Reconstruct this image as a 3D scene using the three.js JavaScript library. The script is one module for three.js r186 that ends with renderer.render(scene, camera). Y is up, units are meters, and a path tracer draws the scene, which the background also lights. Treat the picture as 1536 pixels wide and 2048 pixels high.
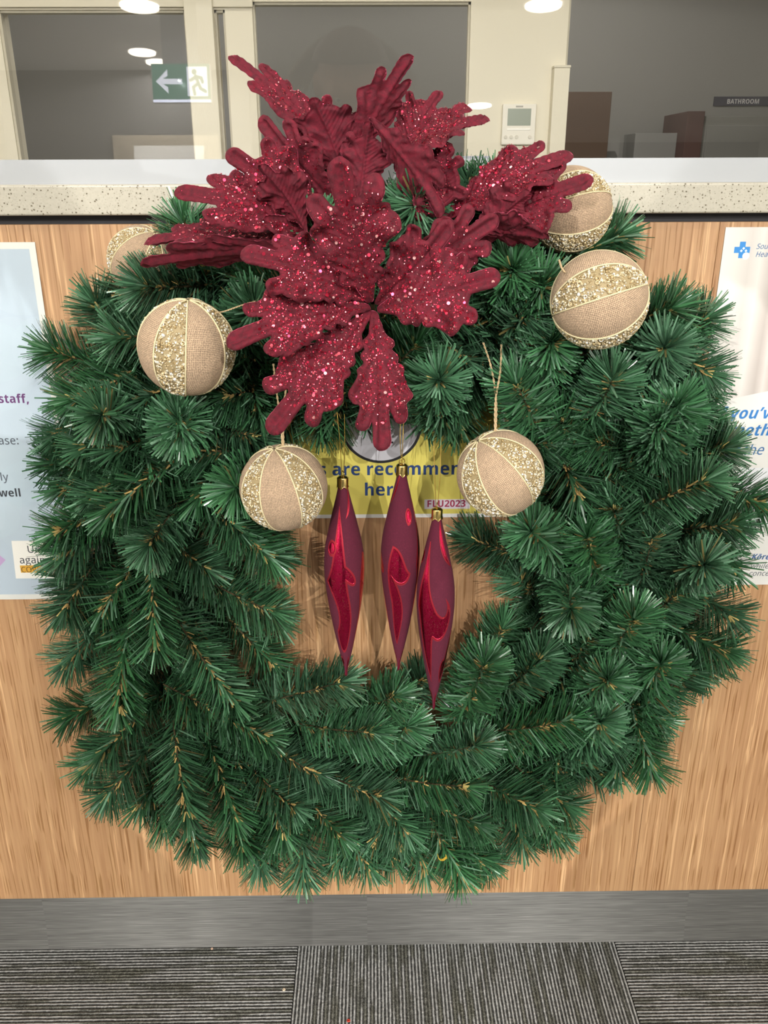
import * as THREE from 'three';
import { RoundedBoxGeometry } from 'three/addons/geometries/RoundedBoxGeometry.js';
import { MarchingCubes } from 'three/addons/objects/MarchingCubes.js';
import { mergeGeometries, mergeVertices } from 'three/addons/utils/BufferGeometryUtils.js';

const V = (x, y, z) => new THREE.Vector3(x, y, z);
const MM = (a) => V(a[0] / 1000, a[1] / 1000, a[2] / 1000);

// ---------------------------------------------------------------- camera, exposure, light
const scene = new THREE.Scene();
scene.background = new THREE.Color(0.004, 0.004, 0.005);
const camera = new THREE.PerspectiveCamera(61.49, 1536 / 2048, 0.02, 60);
camera.position.set(0.01578, 1.1308, 1.01953);
camera.up.set(0.00773, 0.93096, -0.36505);
camera.lookAt(camera.position.clone().add(V(0.01146, -0.36512, -0.93089)));
const renderer = new THREE.WebGLRenderer({ antialias: true });
renderer.toneMapping = THREE.LinearToneMapping;
renderer.toneMappingExposure = 1.3;
renderer.shadowMap.enabled = true;
const LAMP_COLOR = new THREE.Color(1.0, 0.985, 0.945), OFFICE_COLOR = new THREE.Color(1.0, 0.96, 0.86);
const HALL_HEIGHT = 2.6;
// x, z, candela, diameter; the nearest ones light the wreath, the farther ones are those the glass mirrors
const HALL_LAMPS = [
  [-1.05, 2.5, 3, 0.2], [1.0, 2.5, 3, 0.2], [-0.6, 0.95, 0.9, 0.2], [0.75, 0.95, 0.9, 0.2],
  [-1.256, 4.05, 19, 0.21, 'round white downlight mirrored at the top of the left pane'], [0.974, 4.04, 19, 0.2, 'round white downlight mirrored at the top, above the thermostat wall'],
  [0.913, 6.48, 20, 0.2, 'round white downlight mirrored as a flat oval beside the thermostat'], [-1.47, 4.93, 3, 0.17, 'round white downlight mirrored above the exit sign, upper of a pair'], [-1.42, 5.17, 3, 0.17, 'round white downlight mirrored above the exit sign, lower of a pair'],
  [-2.9, 3.2, 2, 0.2], [2.9, 3.2, 2, 0.2], [3.6, 5, 9, 0.2], [-3.6, 5, 9, 0.2],
];
const OFFICE_LAMPS = [[-1.0, -1.1, 1.05, 0.2], [0.7, -1.1, 1.05, 0.2]];
const BACK_ROOM_LAMPS = [[1.2, -4.4, 3.2, 0.2], [-1.4, -4.4, 2.2, 0.2]];

// ---------------------------------------------------------------- helpers
function rngOf(seed) { let s = seed >>> 0; return () => { s = (s + 0x6d2b79f5) | 0; let t = Math.imul(s ^ (s >>> 15), 1 | s); t = (t + Math.imul(t ^ (t >>> 7), 61 | t)) ^ t; return ((t ^ (t >>> 14)) >>> 0) / 4294967296; }; }
const hash = (x, y, s) => { let h = Math.imul(x | 0, 374761393) + Math.imul(y | 0, 668265263) + Math.imul(s, 974711); h = Math.imul(h ^ (h >>> 13), 1274126177); return ((h ^ (h >>> 16)) >>> 0) / 4294967296; };
function noise(x, y, s = 1) {
  const i = Math.floor(x), j = Math.floor(y); let f = x - i, g = y - j; f = f * f * (3 - 2 * f); g = g * g * (3 - 2 * g);
  const a = hash(i, j, s), b = hash(i + 1, j, s), c = hash(i, j + 1, s), d = hash(i + 1, j + 1, s);
  return a + (b - a) * f + (c - a) * g + (a - b - c + d) * f * g;
}
const clamp = (x, a = 0, b = 1) => Math.min(b, Math.max(a, x)), lerp = (a, b, t) => a + (b - a) * t, smooth = (a, b, x) => { const t = clamp((x - a) / (b - a)); return t * t * (3 - 2 * t); };
function dataTexture(w, h, fn, srgb = true) {   // fn(u, v) -> [r, g, b] 0..1
  const d = new Uint8Array(w * h * 4);
  for (let y = 0, o = 0; y < h; y++) for (let x = 0; x < w; x++, o += 4) { const c = fn((x + 0.5) / w, (y + 0.5) / h, x, y); d[o] = clamp(c[0]) * 255; d[o + 1] = clamp(c[1]) * 255; d[o + 2] = clamp(c[2]) * 255; d[o + 3] = 255; }
  const t = new THREE.DataTexture(d, w, h, THREE.RGBAFormat); t.wrapS = t.wrapT = THREE.RepeatWrapping; t.magFilter = THREE.LinearFilter; t.minFilter = THREE.LinearMipmapLinearFilter; t.generateMipmaps = true;
  if (srgb) t.colorSpace = THREE.SRGBColorSpace; t.needsUpdate = true; return t;
}
function canvasTexture(w, h, draw, srgb = true) {
  const c = document.createElement('canvas'); c.width = w; c.height = h; const g = c.getContext('2d'); draw(g, w, h);
  const t = new THREE.CanvasTexture(c); if (srgb) t.colorSpace = THREE.SRGBColorSpace; t.wrapS = t.wrapT = THREE.ClampToEdgeWrapping; return t;
}
function metric(geo, sx, sy, ox = 0, oy = 0) {   // uv from the position, in units of a texture sx by sy metres, each face by its own plane
  const p = geo.attributes.position, n = geo.attributes.normal, uv = new Float32Array(p.count * 2);
  for (let i = 0; i < p.count; i++) {
    const ax = Math.abs(n.getX(i)), ay = Math.abs(n.getY(i)), az = Math.abs(n.getZ(i));
    let u = p.getX(i), v = p.getY(i);
    if (ax > ay && ax > az) u = p.getZ(i); else if (ay > az) v = p.getZ(i);
    uv[2 * i] = (u - ox) / sx; uv[2 * i + 1] = (v - oy) / sy;
  }
  geo.setAttribute('uv', new THREE.BufferAttribute(uv, 2)); return geo;
}
const used = {};
function numbered(name) { const k = used[name] ?? -1; used[name] = k + 1; return k < 0 ? name : `${name}_${String(k + 1).padStart(3, '0')}`; }
function mesh(name, geo, mat, parent) {
  const m = new THREE.Mesh(geo, mat); m.name = numbered(name); m.castShadow = m.receiveShadow = true; (parent || scene).add(m); return m;
}
function thing(name, label, category, pos = [0, 0, 0], group) {
  const o = new THREE.Group(); o.name = numbered(name); o.position.set(...pos); scene.add(o); return tag(o, label, category, group);
}
function tag(o, label, category, group) { Object.assign(o.userData, { label, category }); if (group) o.userData.group = group; return o; }
function struct(o) { o.userData.kind = 'structure'; return o; }
function stuff(o) { o.userData.kind = 'stuff'; return o; }
function box(x0, x1, y0, y1, z0, z1, r = 0) {
  const w = x1 - x0, h = y1 - y0, d = z1 - z0;
  const g = r ? new RoundedBoxGeometry(w, h, d, 2, r) : new THREE.BoxGeometry(w, h, d);
  return g.translate((x0 + x1) / 2, (y0 + y1) / 2, (z0 + z1) / 2);
}
const std = (o) => new THREE.MeshStandardMaterial(o), phys = (o) => new THREE.MeshPhysicalMaterial(o);
const rgb = (r, g, b) => new THREE.Color().setRGB(r, g, b);

// ---------------------------------------------------------------- materials
const wall_bump = dataTexture(256, 256, (u, v) => { const k = 0.5 * noise(u * 60, v * 60, 3) + 0.5 * noise(u * 128, v * 128, 4); return [k, k, k]; }, false);
const paint = (c) => std({ color: c, roughness: 0.75, bumpMap: wall_bump, bumpScale: 0.0003 });
const M = {
  hallWall: paint(0xd9d6cc), hallCeiling: paint(0xe3e2de), officeWall: paint(0xe6dfcb), backWall: paint(0xa19e97), darkWall: paint(0x4c4a48), frame: paint(0xcfc8b4),
  black: std({ color: 0x1d1c22, roughness: 0.6 }), aluminium: std({ color: 0xa6a8ab, metalness: 0.3, roughness: 0.4 }),
  glass: phys({ color: 0xffffff, transmission: 1, thickness: 0, roughness: 0, ior: 1.5, side: THREE.FrontSide }),
  plainCarpet: std({ color: 0x5b5b58, roughness: 1 }),
  glow: std({ color: 0xffffff, emissive: 0xfff3e0, emissiveIntensity: 14, roughness: 0.6 }), whiteTrim: std({ color: 0xededeb, roughness: 0.5 }),
};
// oak veneer: upright straight grain, pores and paler rays
function oak(u, v) {
  const x = u * 1.2 + 0.006 * noise(u * 9, v * 3, 11) + 0.0012 * noise(u * 60, v * 22, 12), y = v * 1.1;
  const broad = noise(x * 22, y * 0.8, 13), mid = noise(x * 170, y * 2.6, 14), fine = noise(x * 520, y * 7, 15), hair = noise(x * 1100, y * 24, 16);
  const ray = smooth(0.66, 0.86, noise(x * 300, y * 5 + 5, 18)) * smooth(0.35, 0.6, hair), pore = smooth(0.7, 0.84, noise(x * 700, y * 16, 17));
  return { k: 0.16 * broad + 0.2 * mid + 0.42 * fine + 0.22 * hair, ray, pore };
}
const woodColor = dataTexture(2048, 1024, (u, v) => {
  const o = oak(u, v), t = clamp((o.k - 0.5) * 1.7 + 0.5), a = [0.67, 0.5, 0.352], b = [0.77, 0.61, 0.445];
  return [0, 1, 2].map((i) => lerp(a[i], b[i], t) + 0.11 * o.ray * [1, 0.98, 0.85][i] - 0.11 * o.pore);
});
const woodBump = dataTexture(2048, 1024, (u, v) => { const o = oak(u, v), k = 0.6 + 0.25 * o.k - 0.5 * o.pore; return [k, k, k]; }, false);
M.oak = phys({ map: woodColor, bumpMap: woodBump, bumpScale: 0.0002, roughness: 0.5, clearcoat: 0.12, clearcoatRoughness: 0.4 });
const stoneColor = dataTexture(1024, 512, (u, v) => {   // one texture for 0.6 by 0.3 m of pale stone with dark flecks
  const f = (n, s, lo) => { const i = Math.floor(u * n), j = Math.floor(v * n / 2); let m = 0; for (let a = -1; a < 2; a++) for (let b = -1; b < 2; b++) { const ci = (i + a + n) % n, cj = (j + b + n / 2) % (n / 2); if (hash(ci, cj, s) < lo) continue; const cx = i + a + hash(ci, cj, s + 1), cy = j + b + hash(ci, cj, s + 2), r = 0.12 + 0.2 * hash(ci, cj, s + 3), d = Math.hypot((u * n - cx) * (0.7 + 0.6 * hash(ci, cj, s + 4)), v * n / 2 - cy); m = Math.max(m, smooth(r, r * 0.5, d)); } return m; };
  const a = f(190, 31, 0.75), b = f(260, 41, 0.55), n = noise(u * 300, v * 150, 51);
  return [0.72, 0.695, 0.635].map((c, i) => c + 0.03 * (n - 0.5) - a * [0.42, 0.43, 0.45][i] - b * 0.1);
});
M.stone = phys({ map: stoneColor, roughness: 0.35, clearcoat: 0.3, clearcoatRoughness: 0.25 });
const brushed = dataTexture(512, 1024, (u, v) => { const k = 0.5 * noise(u * 14, v * 700, 61) + 0.5 * noise(u * 40, v * 1000, 62); return [k, k, k]; }, false);
const steelColor = dataTexture(512, 1024, (u, v) => { const k = 0.36 + 0.1 * noise(u * 10, v * 420, 63) + 0.1 * noise(u * 26, v * 900, 64); return [k, k * 0.99, k * 0.965]; });
M.steel = phys({ map: steelColor, metalness: 1, roughness: 0.58, bumpMap: brushed, bumpScale: 0.00004, anisotropy: 0.95, anisotropyRotation: Math.PI / 2 });
// loop-pile carpet tile, 0.5 m, its ribs along v
const RIBS = 96;
function pile(u, v) {
  const r = u * RIBS, i = Math.floor(r), f = r - i;
  const wob = 0.1 * (noise(v * 60, i, 71) - 0.5), d = Math.abs(f - 0.5 + wob);
  const loop = noise(v * 190 + hash(i, 3, 72) * 9, i * 7.3, 73);
  const run = noise(v * 7 + hash(i, 9, 74) * 40, i * 3.7, 75), grey = smooth(0.3, 0.46, run + 0.25 * (hash(i, 5, 76) - 0.5));
  return { ridge: smooth(0.5, 0.08, d), d, loop, grey, i };
}
const carpetColor = dataTexture(1536, 1536, (u, v, x, y) => {
  const p = pile(u, v), fleck = hash(x >> 1, y >> 2, 77), line = smooth(0.34, 0.16, p.d);
  const dark = lerp(0.13, 0.46, fleck * fleck) * lerp(0.75, 1.15, p.loop), olive = noise(u * 14, v * 20, 78) * 0.025;
  const lt = lerp(0.56, 0.74, p.loop);
  const k = lerp(dark, lt, line * (0.42 + 0.58 * p.grey));
  return [k + olive * (1 - p.grey), k + olive * 0.9 * (1 - p.grey), k - 0.015 + 0.01 * p.grey];
});
const carpetBump = dataTexture(1536, 1536, (u, v) => { const p = pile(u, v), k = 0.75 * p.ridge + 0.25 * p.loop; return [k, k, k]; }, false);
M.carpet = std({ map: carpetColor, bumpMap: carpetBump, bumpScale: 0.003, roughness: 1 });

// ---------------------------------------------------------------- the setting
{
  const floor = struct(mesh('floor', metric(box(-4, 4, -0.12, -0.006, -6.2, 8.2), 1, 1), M.plainCarpet));
  const tileGeo = [0, 1].map((turn) => {
    const g = new RoundedBoxGeometry(0.4994, 0.006, 0.4994, 1, 0.0012), p = g.attributes.position, uv = new Float32Array(p.count * 2);
    for (let i = 0; i < p.count; i++) { const a = p.getX(i) / 0.5 + 0.5, b = p.getZ(i) / 0.5 + 0.5; uv[2 * i] = turn ? b : a; uv[2 * i + 1] = turn ? a : b; }
    g.setAttribute('uv', new THREE.BufferAttribute(uv, 2)); return g;
  });
  for (let i = -3; i <= 3; i++) for (let k = 0; k < 4; k++) { const t = mesh('carpet_tile', tileGeo[(i + k + 8) % 2], M.carpet, floor); t.position.set(0.1405 + 0.5 * i, -0.003, 0.25 + 0.5 * k); }
  struct(mesh('ceiling', box(-4, 4, HALL_HEIGHT, HALL_HEIGHT + 0.1, -6.2, 8.2), M.hallCeiling));
  struct(mesh('wall_left', box(-4.1, -4, -0.1, HALL_HEIGHT + 0.1, -6.2, 8.2), M.hallWall));
  struct(mesh('wall_right', box(4, 4.1, -0.1, HALL_HEIGHT + 0.1, -6.2, 8.2), M.hallWall));
  struct(mesh('wall_rear', box(-4.1, 4.1, -0.1, HALL_HEIGHT + 0.1, 8.2, 8.3), M.darkWall));
  struct(mesh('wall_front', box(-4, 4, 2.131, HALL_HEIGHT, -0.2, -0.06), M.hallWall)); struct(mesh('wall_front_left', box(-4, -2.001, 0, 2.131, -0.2, -0.06), M.hallWall)); struct(mesh('wall_front_right', box(2.001, 4, 0, 2.131, -0.2, -0.06), M.hallWall));
  // office behind the counter: its back wall with openings into a dim room
  const s = new THREE.Shape([[-4, 0], [4, 0], [4, HALL_HEIGHT], [-4, HALL_HEIGHT]].map((p) => new THREE.Vector2(...p)));
  const openings = [[-1.275, -0.626, 0.9, 1.664], [-0.527, -0.489, 0.9, 1.664], [-0.394, 0.366, 0.9, 1.688], [0.708, 2.4, 0.9, 2.1]];
  for (const [a, b, c, d] of openings) s.holes.push(new THREE.Path([[a, c], [a, d], [b, d], [b, c]].map((p) => new THREE.Vector2(...p))));
  struct(mesh('wall_back', new THREE.ExtrudeGeometry(s, { depth: 0.1, bevelEnabled: false }).translate(0, 0, -2.5), M.officeWall));
  openings.forEach(([a, b, c, d], i) => {
    const w = new THREE.Group(); w.name = `window_${i + 2}`; scene.add(struct(w));
    const f = 0.008;
    mesh('window_frame', mergeGeometries([box(a, a + f, c, d, -2.44, -2.41), box(b - f, b, c, d, -2.44, -2.41), box(a, b, d - f, d, -2.44, -2.41)]), M.frame, w);
  });
  struct(mesh('trim_1', box(-0.625, -0.527, 0.9, 1.9, -2.4, -2.37, 0.003), M.officeWall));
  struct(mesh('trim_2', box(-1.6, -0.39, 1.67, 1.705, -2.4, -2.385, 0.002), M.officeWall));
  struct(mesh('trim_3', mergeGeometries([box(0.662, 0.718, 0.9, 1.478, -2.4, -2.36, 0.002), box(0.66, 0.72, 1.478, 1.486, -2.4, -2.357, 0.002)]), M.officeWall));
  struct(mesh('wall_office_left', box(-2.2, -2.1, 0, HALL_HEIGHT, -2.4, -0.2), M.officeWall)); struct(mesh('wall_office_right', box(2.4, 2.5, 0, HALL_HEIGHT, -2.4, -0.2), M.officeWall));
  struct(mesh('wall_far', box(-4, 4, 0, HALL_HEIGHT, -6.2, -6.1), M.backWall));
  struct(mesh('wall_partition', box(-2.6, -0.85, 0, HALL_HEIGHT, 5.4, 5.5), M.darkWall));
}
function downlight(x, z, cd, dia, color, h, label, group) {
  const t = thing('ceiling_downlight', label, 'ceiling light', [x, h, z], group), r = dia / 2;
  mesh('trim_ring', new THREE.LatheGeometry([[r, -0.001], [r + 0.004, -0.008], [r + 0.018, -0.006], [r + 0.022, 0]].map((p) => new THREE.Vector2(...p)), 40), M.whiteTrim, t);
  const d = mesh('diffuser', new THREE.CylinderGeometry(r, r, 0.022, 40).translate(0, -0.005, 0), M.glow, t); d.castShadow = false;   // the lamp sits inside its opal diffuser
  const s = new THREE.SpotLight(color, cd, 0, 1.54, 0.12, 2); s.position.set(0, -0.007, 0); s.target.position.set(0, -1, 0); s.castShadow = true; s.shadow.radius = 0.4; s.shadow.mapSize.set(1024, 1024);
  t.add(s, s.target); return t;
}
HALL_LAMPS.forEach(([x, z, cd, dia, label]) => downlight(x, z, cd, dia, LAMP_COLOR, HALL_HEIGHT, label || 'round white downlight in the waiting room ceiling, beyond the mirrored view', 'waiting room downlights'));
OFFICE_LAMPS.forEach(([x, z, cd, dia]) => downlight(x, z, cd, dia, OFFICE_COLOR, HALL_HEIGHT, 'round white downlight in the office ceiling', 'office downlights'));
BACK_ROOM_LAMPS.forEach(([x, z, cd, dia]) => downlight(x, z, cd, dia, LAMP_COLOR, HALL_HEIGHT, 'round white downlight in the dim room behind', 'back room downlights'));

// ---------------------------------------------------------------- reception counter
{
  const c = thing('reception_counter', 'oak veneered reception counter front with a brushed steel kick plate', 'counter');
  for (const [a, b] of [[-2, 0.4092], [0.4096, 2]]) mesh('timber_panel', metric(box(a, b, 0.0985, 1.0797, -0.018, 0, 0.0006), 1.2, 1.1, 0.2 + a * 0.3, 0), M.oak, c);
  mesh('recess_strip', box(-2, 2, 1.07, 1.0894, -0.03, -0.008), M.black, c);
  const k = new THREE.Shape([[-0.012, 0], [0.0055, 0], [-0.0008, 0.043], [-0.0014, 0.0985], [-0.012, 0.0985]].map(([z, y]) => new THREE.Vector2(z, y)));
  const plate = new THREE.ExtrudeGeometry(k, { depth: 4, bevelEnabled: false }); plate.rotateY(-Math.PI / 2); plate.translate(2, 0, 0);
  { const p = plate.attributes.position; for (let i = 0; i < p.count; i++) p.setZ(i, p.getZ(i)); }
  mesh('kick_plate', metric(plate, 0.5, 0.25), M.steel, c);
  mesh('carcass', box(-2, 2, 0.0, 1.07, -0.1, -0.0185), M.black, c);
  const w = thing('stone_worktop', 'pale speckled stone worktop along the top of the counter', 'worktop');
  mesh('slab', metric(box(-2, 2, 1.0895, 1.1215, -0.75, 0.012, 0.0025), 0.6, 0.3), M.stone, w);
  const win = new THREE.Group(); win.name = 'window_1'; scene.add(struct(win));
  const tr = [[0, 0], [0, 0.0245], [-0.004, 0.0255], [-0.02, 0.0255], [-0.02, 0.018], [-0.05, 0.018], [-0.05, 0.0255], [-0.06, 0.0255], [-0.06, 0]].map((p) => new THREE.Vector2(...p));
  const track = new THREE.ExtrudeGeometry(new THREE.Shape(tr), { depth: 4, bevelEnabled: false }); track.rotateY(-Math.PI / 2); track.scale(1, 1, -1);
  // after the turn the profile's x runs along -z; flip restores outward faces
  { const p = track.attributes.position; for (let i = 0; i < p.count; i++) p.setZ(i, p.getZ(i)); }
  track.translate(2, 1.1216, -0.075);
  { const idx = track.index; if (!idx) { const a = track.attributes.position.array; for (let i = 0; i < a.length; i += 9) for (let q = 0; q < 3; q++) { const t = a[i + 3 + q]; a[i + 3 + q] = a[i + 6 + q]; a[i + 6 + q] = t; } } track.computeVertexNormals(); }
  mesh('sill_track', metric(track, 1, 1), M.aluminium, win);
  const pane = mesh('pane', box(-2, 2, 0, 0.99, -0.004, 0.004), M.glass, win); pane.position.set(0, 1.137, -0.112); pane.rotation.x = -4 * Math.PI / 180;
  mesh('head_track', box(-2, 2, 2.09, 2.13, -0.2, -0.15, 0.003), M.aluminium, win);
}

// ---------------------------------------------------------------- wreath
function tube(points, r, seg = 24, rad = 6) { return new THREE.TubeGeometry(new THREE.CatmullRomCurve3(points), seg, r, rad); }
const M_needle = phys({ color: 0xffffff, vertexColors: true, roughness: 0.2, side: THREE.DoubleSide });
const M_stem = std({ color: 0x4a3a22, roughness: 0.9 }), M_scale = std({ color: 0xffffff, vertexColors: true, roughness: 0.8, side: THREE.DoubleSide });
const ZMIN = 0.0145;
function strips() {
  const pos = [], nor = [], col = [], idx = [];
  return {
    add(p, dir, side, len, w, bend, bendDir, c, rows = 3) {
      const base = pos.length / 3, n = V().crossVectors(side, dir).normalize();
      for (let i = 0; i < rows; i++) {
        const t = i / (rows - 1), q = p.clone().addScaledVector(dir, len * t).addScaledVector(bendDir, bend * t * t * len), ww = w * (i === rows - 1 ? 0.62 : 1) / 2;
        for (const s of [-1, 1]) { pos.push(q.x + side.x * s * ww, q.y + side.y * s * ww, Math.max(ZMIN, q.z + side.z * s * ww)); nor.push(n.x, n.y, n.z); col.push(...c); }
      }
      for (let i = 0; i < rows - 1; i++) { const a = base + 2 * i; idx.push(a, a + 1, a + 2, a + 1, a + 3, a + 2); }
    },
    geo() { const g = new THREE.BufferGeometry(); g.setAttribute('position', new THREE.Float32BufferAttribute(pos, 3)); g.setAttribute('normal', new THREE.Float32BufferAttribute(nor, 3)); g.setAttribute('color', new THREE.Float32BufferAttribute(col, 3)); g.setIndex(idx); return g; },
  };
}
const wreath = thing('christmas_wreath', 'large round artificial pine wreath hung on the oak counter front', 'wreath');
function sprig(base, tip, seed, dense = 1) {
  const R = rngOf(seed), axis = tip.clone().sub(base), L = axis.length(), d0 = axis.clone().normalize();
  const up = Math.abs(d0.z) > 0.85 ? V(0, 1, 0) : V(0, 0, 1), sag = V().crossVectors(d0, up).normalize().multiplyScalar((R() - 0.5) * 0.14 * L).add(V(0, 0, 0.04 * L));
  const start = base.clone().addScaledVector(d0, -Math.max(0.012, 0.055 - 0.3 * L)); start.z = Math.max(0.02, start.z - 0.01);
  const curve = new THREE.QuadraticBezierCurve3(start, base.clone().lerp(tip, 0.5).add(sag), tip);
  const total = curve.getLength(), n = Math.round(total * 4000 * dense + 60), S = strips(), K = strips();
  const tone = 0.8 + 0.4 * R(), blue = R(), face = V(0, 0.35, 1).addScaledVector(d0, -V(0, 0.35, 1).dot(d0)); if (face.length() < 0.5) face.set(0, 0, 0); else face.normalize();
  for (let i = 0; i < n; i++) {
    const u = i < n * 0.87 ? Math.pow(R(), 0.9) * 0.98 : 1, p = curve.getPoint(u), T = curve.getTangent(u);
    const A = V().crossVectors(T, Math.abs(T.y) < 0.9 ? V(0, 1, 0) : V(1, 0, 0)).normalize(), B = V().crossVectors(T, A), f = R() * Math.PI * 2;
    let N = A.clone().multiplyScalar(Math.cos(f)).addScaledVector(B, Math.sin(f));
    if (N.dot(face) > 0.55 && R() < 0.72) { const g = f + Math.PI * (0.5 + (R() - 0.5) * 0.5) * (R() < 0.5 ? 1 : -1); N = A.multiplyScalar(Math.cos(g)).addScaledVector(B, Math.sin(g)); }   // combed to the sides
    const th = u === 1 ? (0.08 + 1.0 * R()) : lerp(1.18, 0.92, u) + (R() - 0.5) * 0.2;
    const dir = T.clone().multiplyScalar(Math.cos(th)).addScaledVector(N, Math.sin(th)).normalize();
    let side = V().crossVectors(dir, N); if (side.lengthSq() < 1e-6) side = V(1, 0, 0); side.normalize().applyAxisAngle(dir, (R() - 0.5) * 1.1);
    const len = (u === 1 ? 0.022 + 0.014 * R() : 0.036) + 0.008 * R(), br = tone * (0.65 + 0.7 * R());
    const dry = R() < 0.012;
    const c = R() < 0.17 ? [0.15 * br, 0.29 * br, 0.18 * br] : dry ? [0.16, 0.13, 0.05] : [(0.05 + 0.016 * blue) * br, 0.16 * br, (0.062 + 0.024 * blue) * br];
    S.add(p, dir, side, len, 0.002 + 0.0006 * R(), (R() - 0.4) * 0.1, N, c);
  }
  const ns = Math.round(total * 820);
  for (let i = 0; i < ns; i++) {
    const u = i < ns * 0.8 ? Math.pow(R(), 0.6) : 1, p = curve.getPoint(u), T = curve.getTangent(u);
    const A = V().crossVectors(T, Math.abs(T.y) < 0.9 ? V(0, 1, 0) : V(1, 0, 0)).normalize(), B = V().crossVectors(T, A), f = R() * Math.PI * 2, N = A.multiplyScalar(Math.cos(f)).addScaledVector(B, Math.sin(f));
    const th = 0.25 + 0.75 * R(), dir = T.clone().multiplyScalar(Math.cos(th)).addScaledVector(N, Math.sin(th)), side = V().crossVectors(dir, N).normalize(), br = 0.55 + 0.7 * R();
    K.add(p.clone().addScaledVector(N, 0.0035), dir, side, u === 1 ? 0.007 + 0.006 * R() : 0.005 + 0.006 * R(), 0.0023, 0.2, N, u === 1 ? [0.62 * br, 0.48 * br, 0.17 * br] : [0.56 * br, 0.37 * br, 0.13 * br], 2);
  }
  const s = mesh('pine_sprig', new THREE.TubeGeometry(curve, 10, 0.0013, 5), M_stem, wreath);
  stuff(mesh('needles', S.geo(), M_needle, s)); stuff(mesh('bud_scales', K.geo(), M_scale, s));
}
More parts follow.
